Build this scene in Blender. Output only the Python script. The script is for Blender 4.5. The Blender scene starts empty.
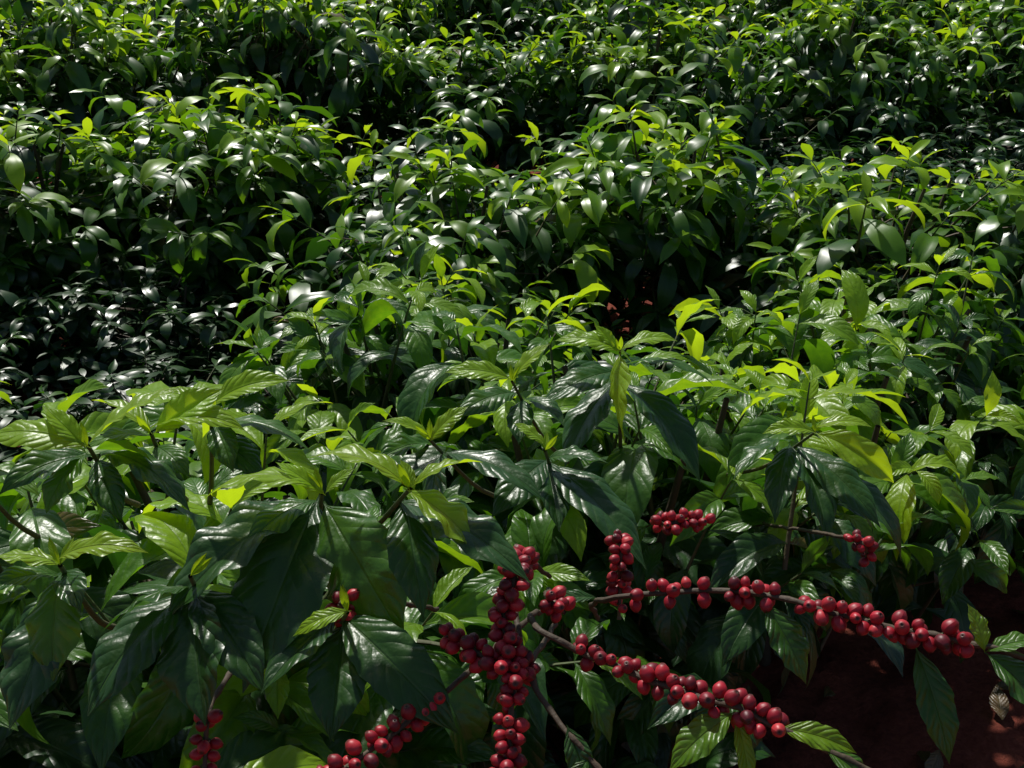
import bpy, math, random
import numpy as np
from mathutils import Vector, noise, Matrix

rng = np.random.default_rng(11)
UP = np.array([0, 0, 1.0])

# ------------------------------------------------------------ helpers
def nrm(v):
    v = np.asarray(v, float)
    return v / np.maximum(np.linalg.norm(v, axis=-1, keepdims=True), 1e-9)

class MB:
    def __init__(s):
        s.V=[];s.F=[];s.U=[];s.T=[];s.R=[];s.M=[];s.n=0
    def add(s, V, F, U, T, R, m):
        V=np.asarray(V,float).reshape(-1,3); F=np.asarray(F,int).reshape(-1,4)
        s.V.append(V); s.F.append(F+s.n); s.U.append(np.asarray(U,float).reshape(-1,2))
        s.T.append(np.broadcast_to(T,(len(V),)).astype(float)); s.R.append(np.broadcast_to(R,(len(V),)).astype(float))
        s.M.append(np.full(len(F),m)); s.n+=len(V)
    def build(s, name, mats):
        V=np.concatenate(s.V);F=np.concatenate(s.F);U=np.concatenate(s.U);T=np.concatenate(s.T);R=np.concatenate(s.R);M=np.concatenate(s.M)
        me=bpy.data.meshes.new(name)
        me.vertices.add(len(V)); me.vertices.foreach_set('co',V.astype(np.float32).ravel())
        me.loops.add(F.size); me.loops.foreach_set('vertex_index',F.astype(np.int32).ravel())
        me.polygons.add(len(F)); me.polygons.foreach_set('loop_start',(np.arange(len(F))*4).astype(np.int32))
        me.polygons.foreach_set('material_index',M.astype(np.int32))
        me.polygons.foreach_set('use_smooth',np.ones(len(F),bool))
        me.update(calc_edges=True)
        uv=me.uv_layers.new(name='UVMap'); uv.data.foreach_set('uv',U[F.ravel()].astype(np.float32).ravel())
        a=me.attributes.new('tint','FLOAT','POINT'); a.data.foreach_set('value',T.astype(np.float32))
        a=me.attributes.new('rnd','FLOAT','POINT'); a.data.foreach_set('value',R.astype(np.float32))
        for m in mats: me.materials.append(m)
        me.validate()
        return me

PT=np.array([0,.05,.12,.25,.4,.55,.7,.82,.9,.95,1.0])
PW=np.array([.03,.045,.34,.76,.97,1,.84,.52,.24,.10,.012])

def quads(R,C):
    i=np.arange(R)[:,None]*(C+1)+np.arange(C)[None,:]
    return np.stack([i,i+1,i+C+2,i+C+1],-1).reshape(-1,4)

class Leaves:
    def __init__(s): s.a=[]
    def add(s,B,D,N,L,W,bend,fold,wav,ph,tw,tint,rnd): s.a.append((B,D,N,L,W,bend,fold,wav,ph,tw,tint,rnd))
    def flush(s,mb,rows,cols,mat=0):
        if not s.a: return
        z=list(zip(*s.a))
        B=np.array(z[0]);D=nrm(np.array(z[1]));N=np.array(z[2])
        N=nrm(N-(N*D).sum(1,keepdims=True)*D); S=np.cross(D,N)
        L,W,bend,fold,wav,ph,tw,tint,rnd=[np.array(q,float)[:,None] for q in z[3:]]
        t=np.linspace(0,1,rows+1)[None,:]; sv=np.linspace(-1,1,cols+1)
        bend=np.where(np.abs(bend)<.02,.02,bend)
        bt=bend*t
        P=B[:,None,:]+ (L*np.sin(bt)/bend)[...,None]*D[:,None,:] - (L*(1-np.cos(bt))/bend)[...,None]*N[:,None,:]
        Nt=np.cos(bt)[...,None]*N[:,None,:]+np.sin(bt)[...,None]*D[:,None,:]
        St=np.broadcast_to(S[:,None,:],Nt.shape)
        r=(tw*t)[...,None]
        S2=St*np.cos(r)+Nt*np.sin(r); N2=Nt*np.cos(r)-St*np.sin(r)
        half=W*np.interp(t,PT,PW)
        n=len(B); out=np.zeros((n,rows+1,cols+1,3))
        for j,sj in enumerate(sv):
            a=abs(sj)
            up=half*(fold*a-.33*a*a)+ wav*half*(a**1.4)*np.sin(2*np.pi*(2.6+.25*ph)*t+ph+(1.7 if sj>0 else 0))*np.sin(np.pi*t)
            edge=1+.03*np.sin(2*np.pi*8*t+ph)
            out[:,:,j,:]=P+(sj*half*edge*(1-.12*fold))[...,None]*S2+up[...,None]*N2
        nv=(rows+1)*(cols+1)
        q=quads(rows,cols)
        F=(q[None]+(np.arange(n)*nv)[:,None,None]).reshape(-1,4)
        uu,tt=np.meshgrid((sv+1)/2,t[0])
        U=np.broadcast_to(np.stack([uu,tt],-1)[None],(n,rows+1,cols+1,2))
        mb.add(out,F,U,np.repeat(tint[:,0],nv),np.repeat(rnd[:,0],nv),mat)

def tube(mb,P,r0,r1,tint,mat,seg=6,r=None):
    P=np.array(P,float); n=len(P)
    T=nrm(np.gradient(P,axis=0))
    ref=np.array([.31,.2,.93]); 
    A=nrm(np.cross(T,ref)); Bn=np.cross(T,A)
    rad=np.linspace(r0,r1,n) if r is None else np.array(r)
    an=np.linspace(0,2*np.pi,seg+1)
    V=P[:,None,:]+rad[:,None,None]*(np.cos(an)[None,:,None]*A[:,None,:]+np.sin(an)[None,:,None]*Bn[:,None,:])
    U=np.zeros((n,seg+1,2)); U[...,1]=np.linspace(0,1,n)[:,None]
    tt=np.broadcast_to(tint,(n,))
    mb.add(V,quads(n-1,seg),U,np.repeat(tt,seg+1),rng.random(),mat)

def smooth(P,n):
    P=np.array(P,float); k=len(P)
    Q=np.vstack([2*P[0]-P[1],P,2*P[-1]-P[-2]])
    out=[]
    for u in np.linspace(0,k-1-1e-6,n):
        i=int(u); f=u-i
        a,b,c,d=Q[i],Q[i+1],Q[i+2],Q[i+3]
        out.append(.5*((2*b)+(-a+c)*f+(2*a-5*b+4*c-d)*f*f+(-a+3*b-3*c+d)*f**3))
    return np.array(out)

# ------------------------------------------------------------ materials
def newmat(name):
    m=bpy.data.materials.new(name); m.use_nodes=True
    nt=m.node_tree; nt.nodes.clear(); return m,nt,nt.nodes,nt.links
def mth(N,Lk,op,a,b=None,clamp=False):
    n=N.new('ShaderNodeMath'); n.operation=op; n.use_clamp=clamp
    for i,v in enumerate((a,b)):
        if v is None: continue
        if isinstance(v,(int,float)): n.inputs[i].default_value=v
        else: Lk.new(v,n.inputs[i])
    return n.outputs[0]
def ramp(N,Lk,fac,stops):
    r=N.new('ShaderNodeValToRGB'); Lk.new(fac,r.inputs[0])
    e=r.color_ramp.elements
    while len(e)<len(stops): e.new(.5)
    for el,(p,c) in zip(e,stops): el.position=p; el.color=(*c,1)
    return r.outputs[0]
def mixc(N,Lk,f,a,b,mode='MIX'):
    n=N.new('ShaderNodeMix'); n.data_type='RGBA'; n.blend_type=mode
    for i,v in ((0,f),(6,a),(7,b)):
        if isinstance(v,(int,float)): n.inputs[i].default_value=v
        elif isinstance(v,tuple): n.inputs[i].default_value=(*v,1)
        else: Lk.new(v,n.inputs[i])
    return n.outputs[2]
def attr(N,name):
    a=N.new('ShaderNodeAttribute'); a.attribute_name=name; return a.outputs['Fac']

def leaf_material(near):
    m,nt,N,K=newmat('coffee_leaf_near' if near else 'coffee_leaf')
    uv=N.new('ShaderNodeUVMap'); sep=N.new('ShaderNodeSeparateXYZ'); K.new(uv.outputs[0],sep.inputs[0])
    s=mth(N,K,'ABSOLUTE',mth(N,K,'SUBTRACT',mth(N,K,'MULTIPLY',sep.outputs[0],2.0),1.0))
    t=sep.outputs[1]
    mid=mth(N,K,'SUBTRACT',1.0,mth(N,K,'MULTIPLY',s,17.0),True)
    geo=N.new('ShaderNodeNewGeometry')
    tint=attr(N,'tint'); rnd=attr(N,'rnd')
    if near:
        ph=mth(N,K,'SUBTRACT',mth(N,K,'MULTIPLY',t,9.0),mth(N,K,'MULTIPLY',mth(N,K,'POWER',s,1.25),1.9))
        fr=mth(N,K,'ABSOLUTE',mth(N,K,'SUBTRACT',mth(N,K,'FRACT',ph),.5))
        vein=mth(N,K,'MULTIPLY',mth(N,K,'SUBTRACT',fr,.46),24.0,True)
        veins=mth(N,K,'MAXIMUM',mth(N,K,'MULTIPLY',vein,.45),mid)
        tex=N.new('ShaderNodeTexNoise'); tex.inputs['Scale'].default_value=55; tex.inputs['Detail'].default_value=3
        tc=N.new('ShaderNodeTexCoord'); K.new(tc.outputs['Object'],tex.inputs['Vector'])
        tv=mth(N,K,'ADD',tint,mth(N,K,'MULTIPLY',mth(N,K,'SUBTRACT',tex.outputs['Fac'],.5),.25))
    else:
        veins=mid; tv=tint
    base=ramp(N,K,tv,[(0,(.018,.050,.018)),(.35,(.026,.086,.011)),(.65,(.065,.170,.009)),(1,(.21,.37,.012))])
    base=mixc(N,K,mth(N,K,'GREATER_THAN',rnd,.994),base,(.10,.06,.02))
    base=mixc(N,K,mth(N,K,'MULTIPLY',veins,.32),base,(.09,.16,.05))
    base=mixc(N,K,mth(N,K,'MULTIPLY',geo.outputs['Backfacing'],.3),base,(.045,.09,.03))
    tr=ramp(N,K,tv,[(0,(.02,.08,.008)),(.35,(.06,.21,.008)),(.65,(.22,.50,.008)),(1,(.66,.90,.015))])
    p=N.new('ShaderNodeBsdfPrincipled'); K.new(base,p.inputs['Base Color'])
    if near:
        q=mth(N,K,'MULTIPLY',mth(N,K,'SUBTRACT',.25,mth(N,K,'MULTIPLY',fr,fr)),mth(N,K,'MULTIPLY',s,1.5,True))
        h=mth(N,K,'SUBTRACT',mth(N,K,'MULTIPLY',q,3.4),mth(N,K,'MULTIPLY',mid,.6))
        h=mth(N,K,'ADD',h,mth(N,K,'MULTIPLY',tex.outputs['Fac'],1.8))
        bp=N.new('ShaderNodeBump'); bp.inputs['Distance'].default_value=.0018; bp.inputs['Strength'].default_value=.75; K.new(h,bp.inputs['Height'])
        K.new(bp.outputs[0],p.inputs['Normal'])
        rg=mth(N,K,'ADD',.24,mth(N,K,'MULTIPLY',tex.outputs['Fac'],.26))
    else:
        rg=mth(N,K,'ADD',.29,mth(N,K,'MULTIPLY',rnd,.14))
    rg=mth(N,K,'ADD',rg,mth(N,K,'MULTIPLY',geo.outputs['Backfacing'],.22))
    K.new(rg,p.inputs['Roughness']); p.inputs['Specular IOR Level'].default_value=.6
    tl=N.new('ShaderNodeBsdfTranslucent'); K.new(tr,tl.inputs[0])
    mx=N.new('ShaderNodeMixShader'); K.new(mth(N,K,'ADD',.20,mth(N,K,'MULTIPLY',tv,.24)),mx.inputs[0])
    K.new(p.outputs[0],mx.inputs[1]); K.new(tl.outputs[0],mx.inputs[2])
    o=N.new('ShaderNodeOutputMaterial'); K.new(mx.outputs[0],o.inputs[0]); return m

def stem_material():
    m,nt,N,K=newmat('coffee_stem')
    tint=attr(N,'tint')
    c=ramp(N,K,tint,[(0,(.045,.032,.022)),(.5,(.10,.065,.035)),(1,(.08,.14,.035))])
    tc=N.new('ShaderNodeTexCoord'); x=N.new('ShaderNodeTexNoise'); x.inputs['Scale'].default_value=120; x.inputs['Detail'].default_value=4
    K.new(tc.outputs['Object'],x.inputs['Vector'])
    c=mixc(N,K,mth(N,K,'MULTIPLY',x.outputs['Fac'],.8),c,(.04,.03,.02))
    bp=N.new('ShaderNodeBump'); bp.inputs['Distance'].default_value=.002; K.new(x.outputs['Fac'],bp.inputs['Height'])
    p=N.new('ShaderNodeBsdfPrincipled'); K.new(c,p.inputs['Base Color']); p.inputs['Roughness'].default_value=.7; K.new(bp.outputs[0],p.inputs['Normal'])
    o=N.new('ShaderNodeOutputMaterial'); K.new(p.outputs[0],o.inputs[0]); return m

def cherry_material():
    m,nt,N,K=newmat('coffee_cherry_skin')
    rnd=attr(N,'rnd'); cal=attr(N,'tint')
    c=ramp(N,K,rnd,[(0,(.09,.004,.010)),(.35,(.26,.007,.017)),(.7,(.42,.013,.028)),(1,(.52,.035,.042))])
    tc=N.new('ShaderNodeTexCoord'); x=N.new('ShaderNodeTexNoise'); x.inputs['Scale'].default_value=150; x.inputs['Detail'].default_value=3
    K.new(tc.outputs['Object'],x.inputs['Vector'])
    c=mixc(N,K,mth(N,K,'MULTIPLY',mth(N,K,'SUBTRACT',x.outputs['Fac'],.45),1.8,True),c,(.14,.004,.012))
    c=mixc(N,K,cal,c,(.045,.02,.012))
    p=N.new('ShaderNodeBsdfPrincipled'); K.new(c,p.inputs['Base Color'])
    K.new(mth(N,K,'ADD',.32,mth(N,K,'MULTIPLY',x.outputs['Fac'],.3)),p.inputs['Roughness'])
    o=N.new('ShaderNodeOutputMaterial'); K.new(p.outputs[0],o.inputs[0]); return m

def soil_material():
    m,nt,N,K=newmat('red_soil')
    tc=N.new('ShaderNodeTexCoord')
    a=N.new('ShaderNodeTexNoise'); a.inputs['Scale'].default_value=3; a.inputs['Detail'].default_value=6
    b=N.new('ShaderNodeTexNoise'); b.inputs['Scale'].default_value=60; b.inputs['Detail'].default_value=8; b.inputs['Roughness'].default_value=.7
    K.new(tc.outputs['Object'],a.inputs['Vector']); K.new(tc.outputs['Object'],b.inputs['Vector'])
    f=mth(N,K,'ADD',mth(N,K,'MULTIPLY',a.outputs['Fac'],.5),mth(N,K,'MULTIPLY',b.outputs['Fac'],.5))
    c=ramp(N,K,f,[(.35,(.09,.022,.015)),(.5,(.22,.052,.034)),(.68,(.34,.10,.062))])
    bp=N.new('ShaderNodeBump'); bp.inputs['Distance'].default_value=.03; K.new(f,bp.inputs['Height'])
    p=N.new('ShaderNodeBsdfPrincipled'); K.new(c,p.inputs['Base Color']); p.inputs['Roughness'].default_value=.95; K.new(bp.outputs[0],p.inputs['Normal'])
    p.inputs['Specular IOR Level'].default_value=.2
    o=N.new('ShaderNodeOutputMaterial'); K.new(p.outputs[0],o.inputs[0]); return m

LEAFN,LEAFF,STEM,CHERRY,SOIL=leaf_material(True),leaf_material(False),stem_material(),cherry_material(),soil_material()
MATS=[LEAFN,STEM,CHERRY]; MATF=[LEAFF,STEM,CHERRY]

# ------------------------------------------------------------ ground
def gz(x,y):
    return .70+.105*(math.log1p(math.exp(min((min(y,45)-3.3)*2.5,80)))/2.5)
def ground():
    def axis(lo,hi,fl,fh,st):
        a=list(np.arange(fl,fh,st)); 
        s=st;v=fl
        while v>lo: s*=1.35; v-=s; a.insert(0,v)
        s=st;v=a[-1]
        while v<hi: s*=1.35; v+=s; a.append(v)
        return a
    X=axis(-400,400,-.5,3,.02); Y=axis(-400,400,.8,4.2,.02)
    V=np.zeros((len(Y),len(X),3))
    for j,y in enumerate(Y):
        for i,x in enumerate(X):
            h=0
            if abs(x)<9 and -3<y<14:
                h=.03*noise.noise(Vector((x*2,y*2,0)))+.022*noise.noise(Vector((x*8,y*8,3)))+.020*abs(noise.noise(Vector((x*22,y*22,7))))
            V[j,i]=(x,y,gz(x,y)+h)
    mb=MB(); mb.add(V,quads(len(Y)-1,len(X)-1),np.zeros((V.shape[0]*V.shape[1],2)),0,0,0)
    o=bpy.data.objects.new('ground',mb.build('ground',[SOIL])); bpy.context.collection.objects.link(o)
ground()

# ------------------------------------------------------------ shoots and bushes
def shoot(LV,mb,tip,dirv,ln,size,youth_shade,r,npairs=5,wr=(.17,.21)):
    dirv=nrm(dirv); base=tip-dirv*ln+np.array([0,0,-.25*ln])
    pts=[]
    for k in range(5):
        f=k/4; p=base*(1-f)**2+2*f*(1-f)*(tip-dirv*ln*.45)+tip*f*f; pts.append(p)
    tube(mb,pts,.0035*size+.001,.0016,np.linspace(.55,1,5),1,4)
    a=nrm(np.cross(dirv,nrm(r.normal(size=3)))); b=np.cross(dirv,a)
    ds=np.array([0,.022,.055,.10,.15,.21])*size*(ln/.26+.2)
    ls=np.array([.085,.135,.165,.175,.17,.16])*size
    spr=np.radians([32,55,68,78,85,88])
    az=r.random()*6.28
    for k in range(npairs):
        f=1-min(ds[k]/ln,1)
        p=base*(1-f)**2+2*f*(1-f)*(tip-dirv*ln*.45)+tip*f*f
        az+=math.pi/2+r.normal()*.3
        for sgn in (0,math.pi):
            if k>1 and r.random()<.12: continue
            h=np.cos(az+sgn)*a+np.sin(az+sgn)*b
            sp=spr[k]+r.normal()*.18
            d=np.cos(sp)*dirv+np.sin(sp)*h+r.normal(size=3)*.12
            d[2]=d[2]*.5+.12 if k>0 else d[2]*.6
            d=nrm(d)
            n=UP*.9+dirv*.25+r.normal(size=3)*.24
            L=ls[k]*r.uniform(.75,1.2)
            tn=(1.08,.95,.64,.32,.15,.06)[k]*youth_shade+r.normal()*.08
            LV.add(p,d,n,L,L*r.uniform(*wr),r.uniform(1.2,2.4) if k>0 else r.uniform(.5,1.5),r.uniform(.25,.85),r.uniform(.05,.22),r.random()*6.28,r.normal()*.35,tn,r.random())

def bush_mesh(name,seed,R=.66,H=1.16,ns=130,size=1.32,rows=8,cols=4,keep=None,lump=.27,mats=None,yb=.98,wr=(.14,.18)):
    r=np.random.default_rng(seed); LV=Leaves(); mb=MB(); off=r.random(3)*50
    cz=.50*H; tips=[]
    i=0
    while i<ns:
        d=nrm(r.normal(size=3))
        if d[2]<-.55 : continue
        lf=1+lump*2*noise.noise(Vector(d*1.9+off))+lump*noise.noise(Vector(d*4.5+off))
        dep=1.02-.36*r.random()**1.7
        vz=(H-cz) if d[2]>0 else cz*.9
        tip=np.array([d[0]*R,d[1]*R,d[2]*vz])*lf*dep+np.array([0,0,cz])
        if tip[2]<.06: continue
        i+=1
        if keep is not None and not keep(tip): continue
        out=nrm(np.array([d[0],d[1],d[2]*.8]))
        dirv=nrm(out*.85+UP*.5+r.normal(size=3)*.28)
        # new flush is on the upper, outer shoots; low, inner leaves are older, and tinted darker to paint in crown shade
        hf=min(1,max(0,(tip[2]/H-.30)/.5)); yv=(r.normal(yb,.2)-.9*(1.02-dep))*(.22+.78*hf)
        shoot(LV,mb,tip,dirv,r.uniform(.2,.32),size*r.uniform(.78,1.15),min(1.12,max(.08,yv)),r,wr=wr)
        if r.random()<.45: tips.append(tip-dirv*.22)
    LV.flush(mb,rows,cols)
    for k in range(4):
        a=k*1.6+r.random(); q=np.array([math.cos(a),math.sin(a),0])
        P=smooth([q*.04+[0,0,-.05],q*.08+[0,0,.3*H],q*.17+r.normal(size=3)*.03+[0,0,.6*H],q*.22+[0,0,.86*H]],9)
        tube(mb,P,.017,.006,.15,1,8)
        for t in tips[k::4]:
            s=P[min(8,max(1,int(8*min(.95,max(.1,(t[2]-.12)/(.9*H))))))]
            m=(s+t)/2+np.array([0,0,.03])
            tube(mb,smooth([s,m,t],5),.0055,.003,np.linspace(.2,.55,5),1,5)
    return mb.build(name,mats or MATF)

def put(mesh,x,y,s=1.,rz=0,sz=1.,z=None):
    o=bpy.data.objects.new('coffee_bush',mesh); bpy.context.collection.objects.link(o)
    o.location=(x,y,gz(x,y)-.02 if z is None else z); o.rotation_euler=(0,0,rz); o.scale=(s,s,s*sz); return o

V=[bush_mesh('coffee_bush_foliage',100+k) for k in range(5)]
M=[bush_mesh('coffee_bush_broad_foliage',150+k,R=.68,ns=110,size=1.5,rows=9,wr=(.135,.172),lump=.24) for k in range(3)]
OLD_SHADE=bush_mesh('coffee_bush_shade_toned_foliage',140,yb=.22,ns=110)  # old-leaf tint kept dark all over, painting the shade of hollows into fillers
mid=[(-.22,3.98,.92,.89),(.52,4.30,.96,.89),(1.36,4.05,.94,.85),(2.3,3.9,.9,.82),(1.95,3.0,.68,.80),
     (-2.85,4.65,1.0,.80),(-2.02,4.6,.98,.80),(-1.22,4.8,.98,.84),(-3.7,4.4,1,.82),(3.2,4.1,1,.85)]
for i,(x,y,s,sz) in enumerate(mid):
    put(M[i%3],x,y,s,rng.random()*6.28,sz)
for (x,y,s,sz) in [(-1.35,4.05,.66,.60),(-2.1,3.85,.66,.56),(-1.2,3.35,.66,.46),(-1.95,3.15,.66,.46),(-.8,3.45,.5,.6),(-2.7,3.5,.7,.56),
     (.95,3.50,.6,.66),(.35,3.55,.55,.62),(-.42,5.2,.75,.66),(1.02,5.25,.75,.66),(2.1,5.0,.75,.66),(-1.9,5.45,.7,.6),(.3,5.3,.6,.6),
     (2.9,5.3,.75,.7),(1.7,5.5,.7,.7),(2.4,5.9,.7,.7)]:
    put(OLD_SHADE,x,y,s,rng.random()*6.28,sz)
yy=6.30
while yy<16.5:
    w=.50*yy+1.6; x=-w+rng.random()*.5
    while x<w:
        put(V[rng.integers(5)],x,yy+rng.normal()*.12+.20*x*.5,rng.uniform(.90,1.12),rng.random()*6.28,rng.uniform(.80,1.0))
        if yy<9.5 and rng.random()<.8: put(OLD_SHADE,x+.3,yy+.10*x-.80,.7,rng.random()*6.28,.6)
        x+=rng.uniform(.90,1.15)
    yy+=1.58+.1*rng.random()

# ------------------------------------------------------------ near bushes
NW=(.165,.205)
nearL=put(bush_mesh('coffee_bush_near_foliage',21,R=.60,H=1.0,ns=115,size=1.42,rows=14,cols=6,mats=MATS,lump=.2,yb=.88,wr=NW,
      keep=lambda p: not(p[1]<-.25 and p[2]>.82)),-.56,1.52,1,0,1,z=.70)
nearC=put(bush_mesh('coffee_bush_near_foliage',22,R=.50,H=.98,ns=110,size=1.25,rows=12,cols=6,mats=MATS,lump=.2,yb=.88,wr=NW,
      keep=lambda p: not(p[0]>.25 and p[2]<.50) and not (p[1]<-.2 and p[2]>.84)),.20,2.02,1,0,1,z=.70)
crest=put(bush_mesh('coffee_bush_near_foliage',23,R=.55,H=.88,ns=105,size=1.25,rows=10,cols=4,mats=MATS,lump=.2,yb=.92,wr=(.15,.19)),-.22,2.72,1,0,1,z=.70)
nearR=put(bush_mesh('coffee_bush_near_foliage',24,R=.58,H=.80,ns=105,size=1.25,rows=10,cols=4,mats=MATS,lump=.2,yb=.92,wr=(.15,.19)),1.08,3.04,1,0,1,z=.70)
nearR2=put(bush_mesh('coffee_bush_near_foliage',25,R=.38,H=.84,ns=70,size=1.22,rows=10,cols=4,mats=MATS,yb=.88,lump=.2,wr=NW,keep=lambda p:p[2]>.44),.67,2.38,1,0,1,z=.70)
put(V[2],-1.55,1.9,.85,1.0,.80,z=.70)
put(V[0],-1.0,2.35,.70,3.0,.68,z=.70)
put(V[3],-1.15,.75,.75,2.0,.82,z=.70)
put(OLD_SHADE,.34,3.0,.62,.4,.72,z=.70)

def crown(owner,apex,scale,root,leaves,seed):
    r=np.random.default_rng(seed); LV=Leaves(); mb=MB(); A=np.array(apex)
    root=np.array(root); stem=smooth([root,(root+A)/2+[0,0,-.02],A],8); back=nrm(root-A)
    tube(mb,stem,.0042,.0022,np.linspace(.6,1,8),1,8)
    for i,(off,wr,bend,tint) in enumerate(leaves):
        b0=A+back*max(0,.8-tint)*.085*scale+r.normal(size=3)*.003
        c=A+np.array(off,float)*1.07*scale/1000.-b0+r.normal(size=3)*.008
        ch=nrm(c); n=UP*.9+r.normal(size=3)*.30+np.array([0,-.15,0])
        n=nrm(n-(n@ch)*ch)
        h=bend/2; d=ch*math.cos(h)+n*math.sin(h); n0=n*math.cos(h)-ch*math.sin(h)
        L=np.linalg.norm(c)*h/math.sin(h)
        LV.add(b0,d,n0,L,L*wr*1.0,bend,r.uniform(.2,.65),r.uniform(.08,.22),r.random()*6.28,r.normal()*.4,tint+.08,r.random()*.9)
    for k in range(2):
        LV.add(A,nrm([r.normal()*.5,r.normal()*.4,1]),[0,-1,.3],.028,.004,.3,.5,.05,0,0,1,.3)
    LV.flush(mb,22,10)
    o=bpy.data.objects.new('leafy_shoot',mb.build('leafy_shoot',MATS)); bpy.context.collection.objects.link(o)
    o.parent=owner; o.matrix_parent_inverse=Matrix.Translation(-owner.location)
    return o
def H(dx,dn): # leaf reaching dx mm sideways and hanging/lifting dn mm
    return (dx,-.56*dn,-.85*dn)

crown(nearL,(-.192,1.025,1.867),1.01,(-.25,1.25,1.70),[
 (H(-104,14),.17,1.5,.95),(H(-137,112),.19,.9,.16),(H(-55,188),.235,.6,.14),(H(-72,52),.2,1.1,.4),(H(83,136),.26,.8,.40),
 (H(-50,-22),.17,.8,.95),(H(30,-18),.2,.9,.8)],1)
crown(nearL,(-.0986,.982,1.894),.97,(-.22,1.22,1.70),[
 (H(-78,-14),.19,1.3,1.0),(H(72,-30),.19,1.1,1.0),(H(66,70),.24,.7,1.0),(H(104,92),.17,.9,.18),(H(20,118),.2,.8,.25),(H(-14,-36),.2,.6,.95)],2)
crown(nearL,(-.447,1.088,1.890),1.054,(-.5,1.35,1.68),[
 (H(-92,-10),.18,1.2,1.0),(H(-35,64),.23,.8,.5),(H(66,26),.2,1.1,.6),(H(86,-46),.21,.6,.95),(H(-45,-42),.2,.8,.9),(H(106,56),.2,1.1,.3),(H(38,66),.2,.9,.3),(H(-80,50),.2,.9,.3)],3)
crown(nearL,(-.397,.867,1.878),.88,(-.47,1.15,1.62),[
 (H(80,-18),.17,1.3,1.0),(H(-8,96),.27,.6,.6),(H(-66,28),.2,1.0,.4),(H(-60,-14),.2,1.0,.95),(H(-45,145),.22,.6,.14),(H(30,50),.2,.8,.25)],4)
crown(nearL,(-.311,.950,1.816),1.0,(-.36,1.2,1.60),[
 (H(16,134),.26,.6,.14),(H(-66,42),.22,1.0,.3),(H(-84,118),.22,.8,.14),(H(70,90),.2,.8,.14)],5)
crown(nearL,(-.1585,.935,1.785),.92,(-.25,1.15,1.60),[
 (H(-12,134),.25,.6,.16),(H(96,122),.18,.9,.24),(H(-56,26),.17,1.1,.9),(H(-95,80),.22,.8,.12)],6)
crown(nearL,(-.36,1.25,1.86),1.15,(-.42,1.4,1.65),[
 (H(-60,-22),.19,1.1,1.0),(H(70,-26),.19,1.1,1.0),(H(-90,20),.2,1.2,.5),(H(95,28),.2,1.2,.4),(H(10,60),.22,.9,.4),(H(50,70),.2,.9,.2)],12)
crown(nearL,(-.413,1.186,1.860),1.15,(-.45,1.4,1.66),[
 (H(64,-36),.21,.6,1.0),(H(-50,-28),.2,.8,.95),(H(86,-8),.18,1.2,.95),(H(34,44),.2,.9,.4),(H(-74,14),.2,1.1,.6)],13)
crown(nearL,(-.60,1.12,1.85),1.1,(-.62,1.35,1.62),[
 (H(60,-26),.21,.8,.95),(H(-50,-22),.2,.8,.95),(H(76,24),.2,1.2,.6),(H(14,70),.22,.9,.3),(H(-64,40),.2,1.1,.4)],14)
crown(nearC,(.1756,1.735,1.758),1.58,(.2,1.9,1.5),[
 (H(-50,106),.19,.7,.24),(H(5,82),.26,.6,1.0),(H(75,120),.17,.8,.2),(H(97,36),.17,1.3,.4),(H(-76,52),.18,1.1,.3),(H(-62,-4),.18,1.2,1.0),(H(58,-4),.18,1.2,1.0),(H(-20,-14),.2,.8,.9)],7)
crown(nearC,(.0435,1.358,1.757),1.28,(.1,1.7,1.5),[
 (H(96,104),.18,.9,.18),(H(-60,60),.2,.9,.2),(H(26,84),.2,.8,.16),(H(62,20),.2,1.1,.3),(H(-30,-30),.2,.8,.9)],8)
crown(nearC,(-.105,1.32,1.79),1.22,(0,1.7,1.5),[
 (H(108,60),.17,.9,.18),(H(-60,30),.2,1.1,.4),(H(-40,-26),.18,.9,.95),(H(40,-24),.18,.9,.95),(H(10,80),.2,.8,.2)],9)
crown(nearC,(.479,1.640,1.655),1.52,(.4,1.9,1.45),[
 (H(5,104),.18,.7,.2),(H(82,50),.17,1.5,.95),(H(-72,46),.18,1.1,.3),(H(-56,-4),.18,1.2,.95),(H(-40,80),.17,.8,.2),(H(56,84),.17,.8,.18),(H(62,-4),.18,1.2,.95)],10)
crown(nearC,(0.0,1.62,1.75),1.35,(.1,1.85,1.5),[
 (H(44,-44),.2,.6,1.0),(H(-70,-6),.19,1.1,.95),(H(-60,40),.2,1.0,.35),(H(60,46),.2,1.0,.3),(H(5,70),.2,.8,.3)],11)

# ------------------------------------------------------------ fruiting branches
def berry(mb,c,axis,rad,r):
    axis=nrm(axis); a=nrm(np.cross(axis,[.3,.5,.81])); b=np.cross(axis,a)
    nr,nc=11,14
    th=np.linspace(0.02,math.pi-.02,nr+1); ph=np.linspace(0,2*math.pi,nc+1)
    V=np.zeros((nr+1,nc+1,3)); T=np.zeros((nr+1,nc+1))
    for i,t in enumerate(th):
        rr=math.sin(t)*rad*(1+.02*r.normal()); zz=-math.cos(t)*rad*1.13
        if i>=nr-1: zz=-math.cos(th[nr-1])*rad*1.13+(.0010 if i==nr-1 else -.0004)
        V[i]=c+zz*axis+rr*(np.cos(ph)[:,None]*a+np.sin(ph)[:,None]*b)
        T[i]=1 if i>=nr-0 else (.8 if i==nr-1 else 0)
    mb.add(V,quads(nr,nc),np.zeros((V.shape[0]*V.shape[1],2)),T.ravel(),min(1,max(0,r.normal(.5,.28))),2)

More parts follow.
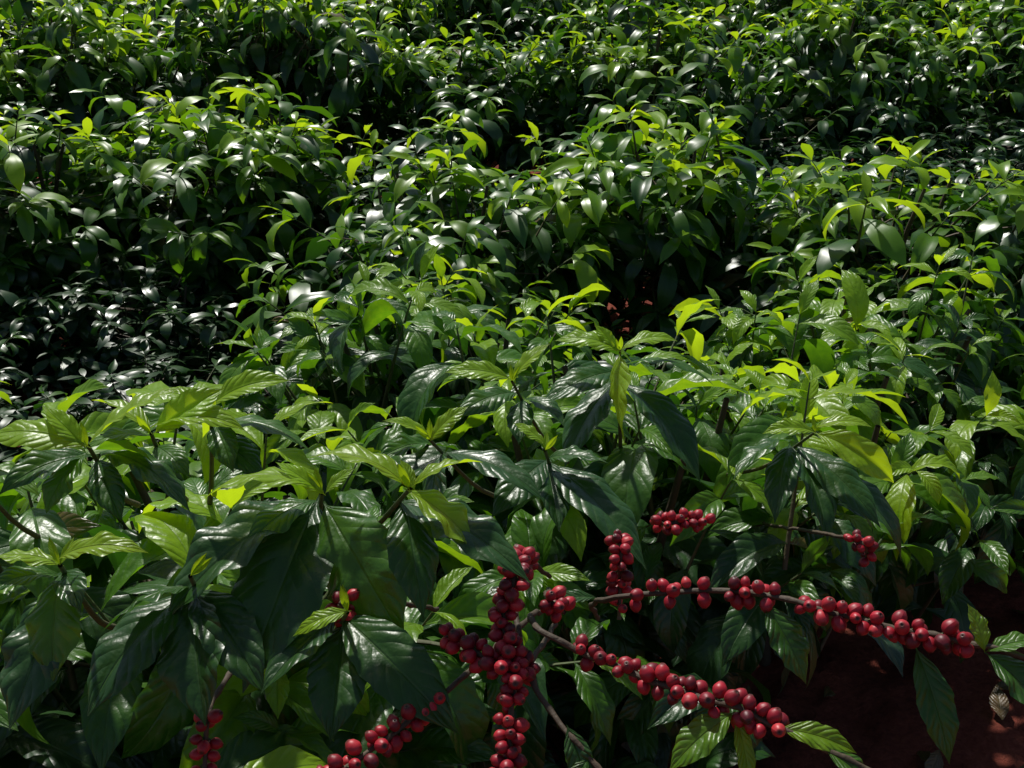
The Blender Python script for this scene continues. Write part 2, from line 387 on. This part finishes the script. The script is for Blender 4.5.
def fruiting_branch(path,r0,r1,spans,seed,rad=.0064,leaves=(),dens=4.2,step=.0118):
    r=np.random.default_rng(seed)
    e=bpy.data.objects.new('coffee_cherry_branch',None); bpy.context.collection.objects.link(e); e.location=path[0]
    P=smooth(path,60); mb=MB()
    seglen=np.linalg.norm(np.diff(P,axis=0),axis=1); cum=np.concatenate([[0],np.cumsum(seglen)])
    P=P+np.array([[noise.noise(Vector((c*25,seed,k*9)))*.004 for k in range(3)] for c in cum])
    rr=np.linspace(r0,r1,60)+.0009*np.maximum(0,np.sin(cum/.034*6.283))**4
    tube(mb,P,r0,r1,np.linspace(.2,.6,60),1,10,r=rr)
    cb=MB(); placed=[]
    for (f0,f1) in spans:
        s=f0*cum[-1]
        while s<f1*cum[-1]:
            c=np.array([np.interp(s,cum,P[:,k]) for k in range(3)]); T=nrm(np.array([np.interp(s+.004,cum,P[:,k]) for k in range(3)])-c)
            a=nrm(np.cross(T,UP+.01)); b=np.cross(a,T)
            n=max(1,int(r.normal(dens,1.3)))
            for k in range(n):
                for tr in range(7):
                    an=r.random()*6.283; h=np.cos(an)*a+np.sin(an)*b
                    if h[2]<-.2 and r.random()<.35: continue
                    rd=rad*r.uniform(.78,1.14); ax=nrm(h+T*r.normal()*.4)
                    q=c+ax*(rd*1.0+r0*.6)+T*r.normal()*.004+h*r.random()*.003
                    if all(np.linalg.norm(q-p)>(rd+rp)*.86 for p,rp in placed):
                        placed.append((q,rd)); berry(cb,q,ax,rd,r); tube(mb,[c,(c+q)/2,q-ax*rd*.9],.0011,.0009,.9,1,4); break
            s+=step*r.uniform(.7,1.35)
    LV=Leaves()
    for (bp_,off,wr,bend,tint) in leaves:
        c=np.array(off,float)/1000.; ch=nrm(c); n=UP+np.array([0,-.3,0])+r.normal(size=3)*.15; n=nrm(n-(n@ch)*ch)
        h=bend/2; L=np.linalg.norm(c)*h/math.sin(h)
        LV.add(np.array(bp_),ch*math.cos(h)+n*math.sin(h),n*math.cos(h)-ch*math.sin(h),L,L*wr,bend,.45,.14,r.random()*6,r.normal()*.3,tint,r.random()*.9)
    LV.flush(mb,22,10)
    inv=Matrix.Translation(-Vector(path[0]))
    for nm,m in (('stem_and_leaves',mb),('cherries',cb)):
        if not m.V: continue
        o=bpy.data.objects.new(nm,m.build(nm,MATS)); bpy.context.collection.objects.link(o); o.parent=e; o.matrix_parent_inverse=inv

fruiting_branch([(.12,1.35,1.50),(.093,1.027,1.739),(.205,.962,1.792),(.273,.923,1.803),(.340,.890,1.800),(.406,.859,1.805),(.473,.834,1.796),(.56,.81,1.77)],.0028,.0022,
  [(.50,.57),(.60,.84)],31,leaves=[((.242,.932,1.797),H(36,74),.24,.8,.4),((.368,.875,1.789),H(24,102),.17,.6,.35),((.42,.848,1.80),H(-12,-42),.25,.6,.8),
   ((.42,.848,1.80),H(50,60),.26,.9,.4),((.42,.848,1.80),H(60,-8),.2,1.0,.6),((.09,1.03,1.74),H(-60,10),.17,1.0,.3)],dens=3.3,step=.0118)
fruiting_branch([(.05,1.3,1.55),(.018,.951,1.765),(.073,.888,1.768),(.148,.826,1.776),(.211,.792,1.772),(.282,.763,1.753),(.353,.743,1.729)],.0030,.0023,
  [(.60,.84),(.955,.965)],32,leaves=[((.192,.803,1.771),H(-58,48),.22,.8,.7),((.192,.803,1.771),H(10,66),.13,.5,.8),((.225,.785,1.768),H(66,20),.17,.9,.85),((.26,.77,1.76),H(50,46),.2,.8,.5)],dens=3.3,step=.0118)
fruiting_branch([(.05,1.3,1.60),(.010,.999,1.803),(-.007,.934,1.776),(.003,.879,1.747),(-.006,.827,1.699),(-.011,.796,1.647)],.0030,.0022,
  [(.50,.99)],33,dens=8,step=.010)
fruiting_branch([(.05,1.1,1.66),(.008,.90,1.743),(-.03,.905,1.757),(-.062,.928,1.763)],.003,.002,[(.66,1.0)],34,dens=6,step=.0105)
fruiting_branch([(.02,1.2,1.60),(-.041,.933,1.719),(-.083,.886,1.709),(-.130,.838,1.70),(-.178,.793,1.694)],.0030,.0022,[(.70,.98)],35,dens=4,step=.0125)
fruiting_branch([(-.29,1.2,1.62),(-.300,.946,1.675),(-.302,.90,1.64),(-.303,.87,1.60)],.003,.002,[(.76,.98)],36,dens=4,step=.012)
fruiting_branch([(.15,1.6,1.50),(.130,1.226,1.70),(.131,1.185,1.651),(.13,1.17,1.62)],.003,.002,[(.80,.98)],37,dens=5,step=.012)
fruiting_branch([(.3,1.8,1.42),(.21,1.42,1.615),(.273,1.40,1.625)],.003,.002,[(.84,1.0)],38,dens=5,step=.012)
fruiting_branch([(.45,1.9,1.35),(.475,1.42,1.59),(.500,1.38,1.585)],.003,.002,[(.92,1.0)],39,dens=5,step=.012)
fruiting_branch([(-.1,1.3,1.55),(-.160,.99,1.765),(-.168,.97,1.75)],.003,.002,[(.91,1.0)],40,dens=5,step=.012)
fruiting_branch([(.05,1.3,1.58),(.036,.985,1.768),(.055,.965,1.764)],.003,.002,[(.91,1.0)],41,dens=5,step=.012)
fruiting_branch([(.0,1.0,1.76),(.02,.89,1.735),(.07,.83,1.70),(.13,.78,1.66)],.0030,.0024,[],42,leaves=[((.05,.85,1.72),H(20,60),.2,.7,.3),((.07,.83,1.70),H(-24,40),.22,.7,.4)])

r=np.random.default_rng(5); LV=Leaves(); mb=MB()
for k in range(150):
    x=r.uniform(-.3,2.6); y=r.uniform(1.0,3.6)
    a=r.random()*6.28
    L=r.uniform(.06,.13); LV.add(np.array([x,y,gz(x,y)+.028]),[math.cos(a),math.sin(a),r.normal()*.1],UP+r.normal(size=3)*.25,L,L*.2,r.normal()*.6,.4,.2,r.random()*6,r.normal()*.4,.3,1.0)
LV.flush(mb,7,4)
o=bpy.data.objects.new('fallen_leaves',mb.build('fallen_leaves',MATS)); bpy.context.collection.objects.link(o)

# ------------------------------------------------------------ light, sky, camera
el,az=math.radians(57),math.radians(-24)   # sun beyond the rows, a little to the left
sd=Vector((math.sin(az)*math.cos(el),math.cos(az)*math.cos(el),math.sin(el)))
sun=bpy.data.lights.new('sun','SUN'); sun.energy=4.4; sun.angle=math.radians(2); sun.color=(1,.97,.90)
so=bpy.data.objects.new('sun',sun); bpy.context.collection.objects.link(so); so.rotation_euler=(-sd).to_track_quat('-Z','Y').to_euler()
w=bpy.data.worlds.new('World'); bpy.context.scene.world=w; w.use_nodes=True
nt=w.node_tree; bg=nt.nodes['Background']; sk=nt.nodes.new('ShaderNodeTexSky'); sk.sky_type='NISHITA'; sk.sun_disc=False
sk.sun_elevation=el; sk.sun_rotation=az; nt.links.new(sk.outputs[0],bg.inputs[0]); bg.inputs[1].default_value=.062
cam=bpy.data.cameras.new('camera'); cam.lens=40; cam.clip_end=1500; cam.clip_start=.05
co=bpy.data.objects.new('camera',cam); bpy.context.collection.objects.link(co)
co.location=(0,0,2.4); co.rotation_euler=(math.radians(90-22),0,0)
sc=bpy.context.scene; sc.camera=co
sc.view_settings.view_transform='Standard'; sc.view_settings.look='None'; sc.view_settings.exposure=0
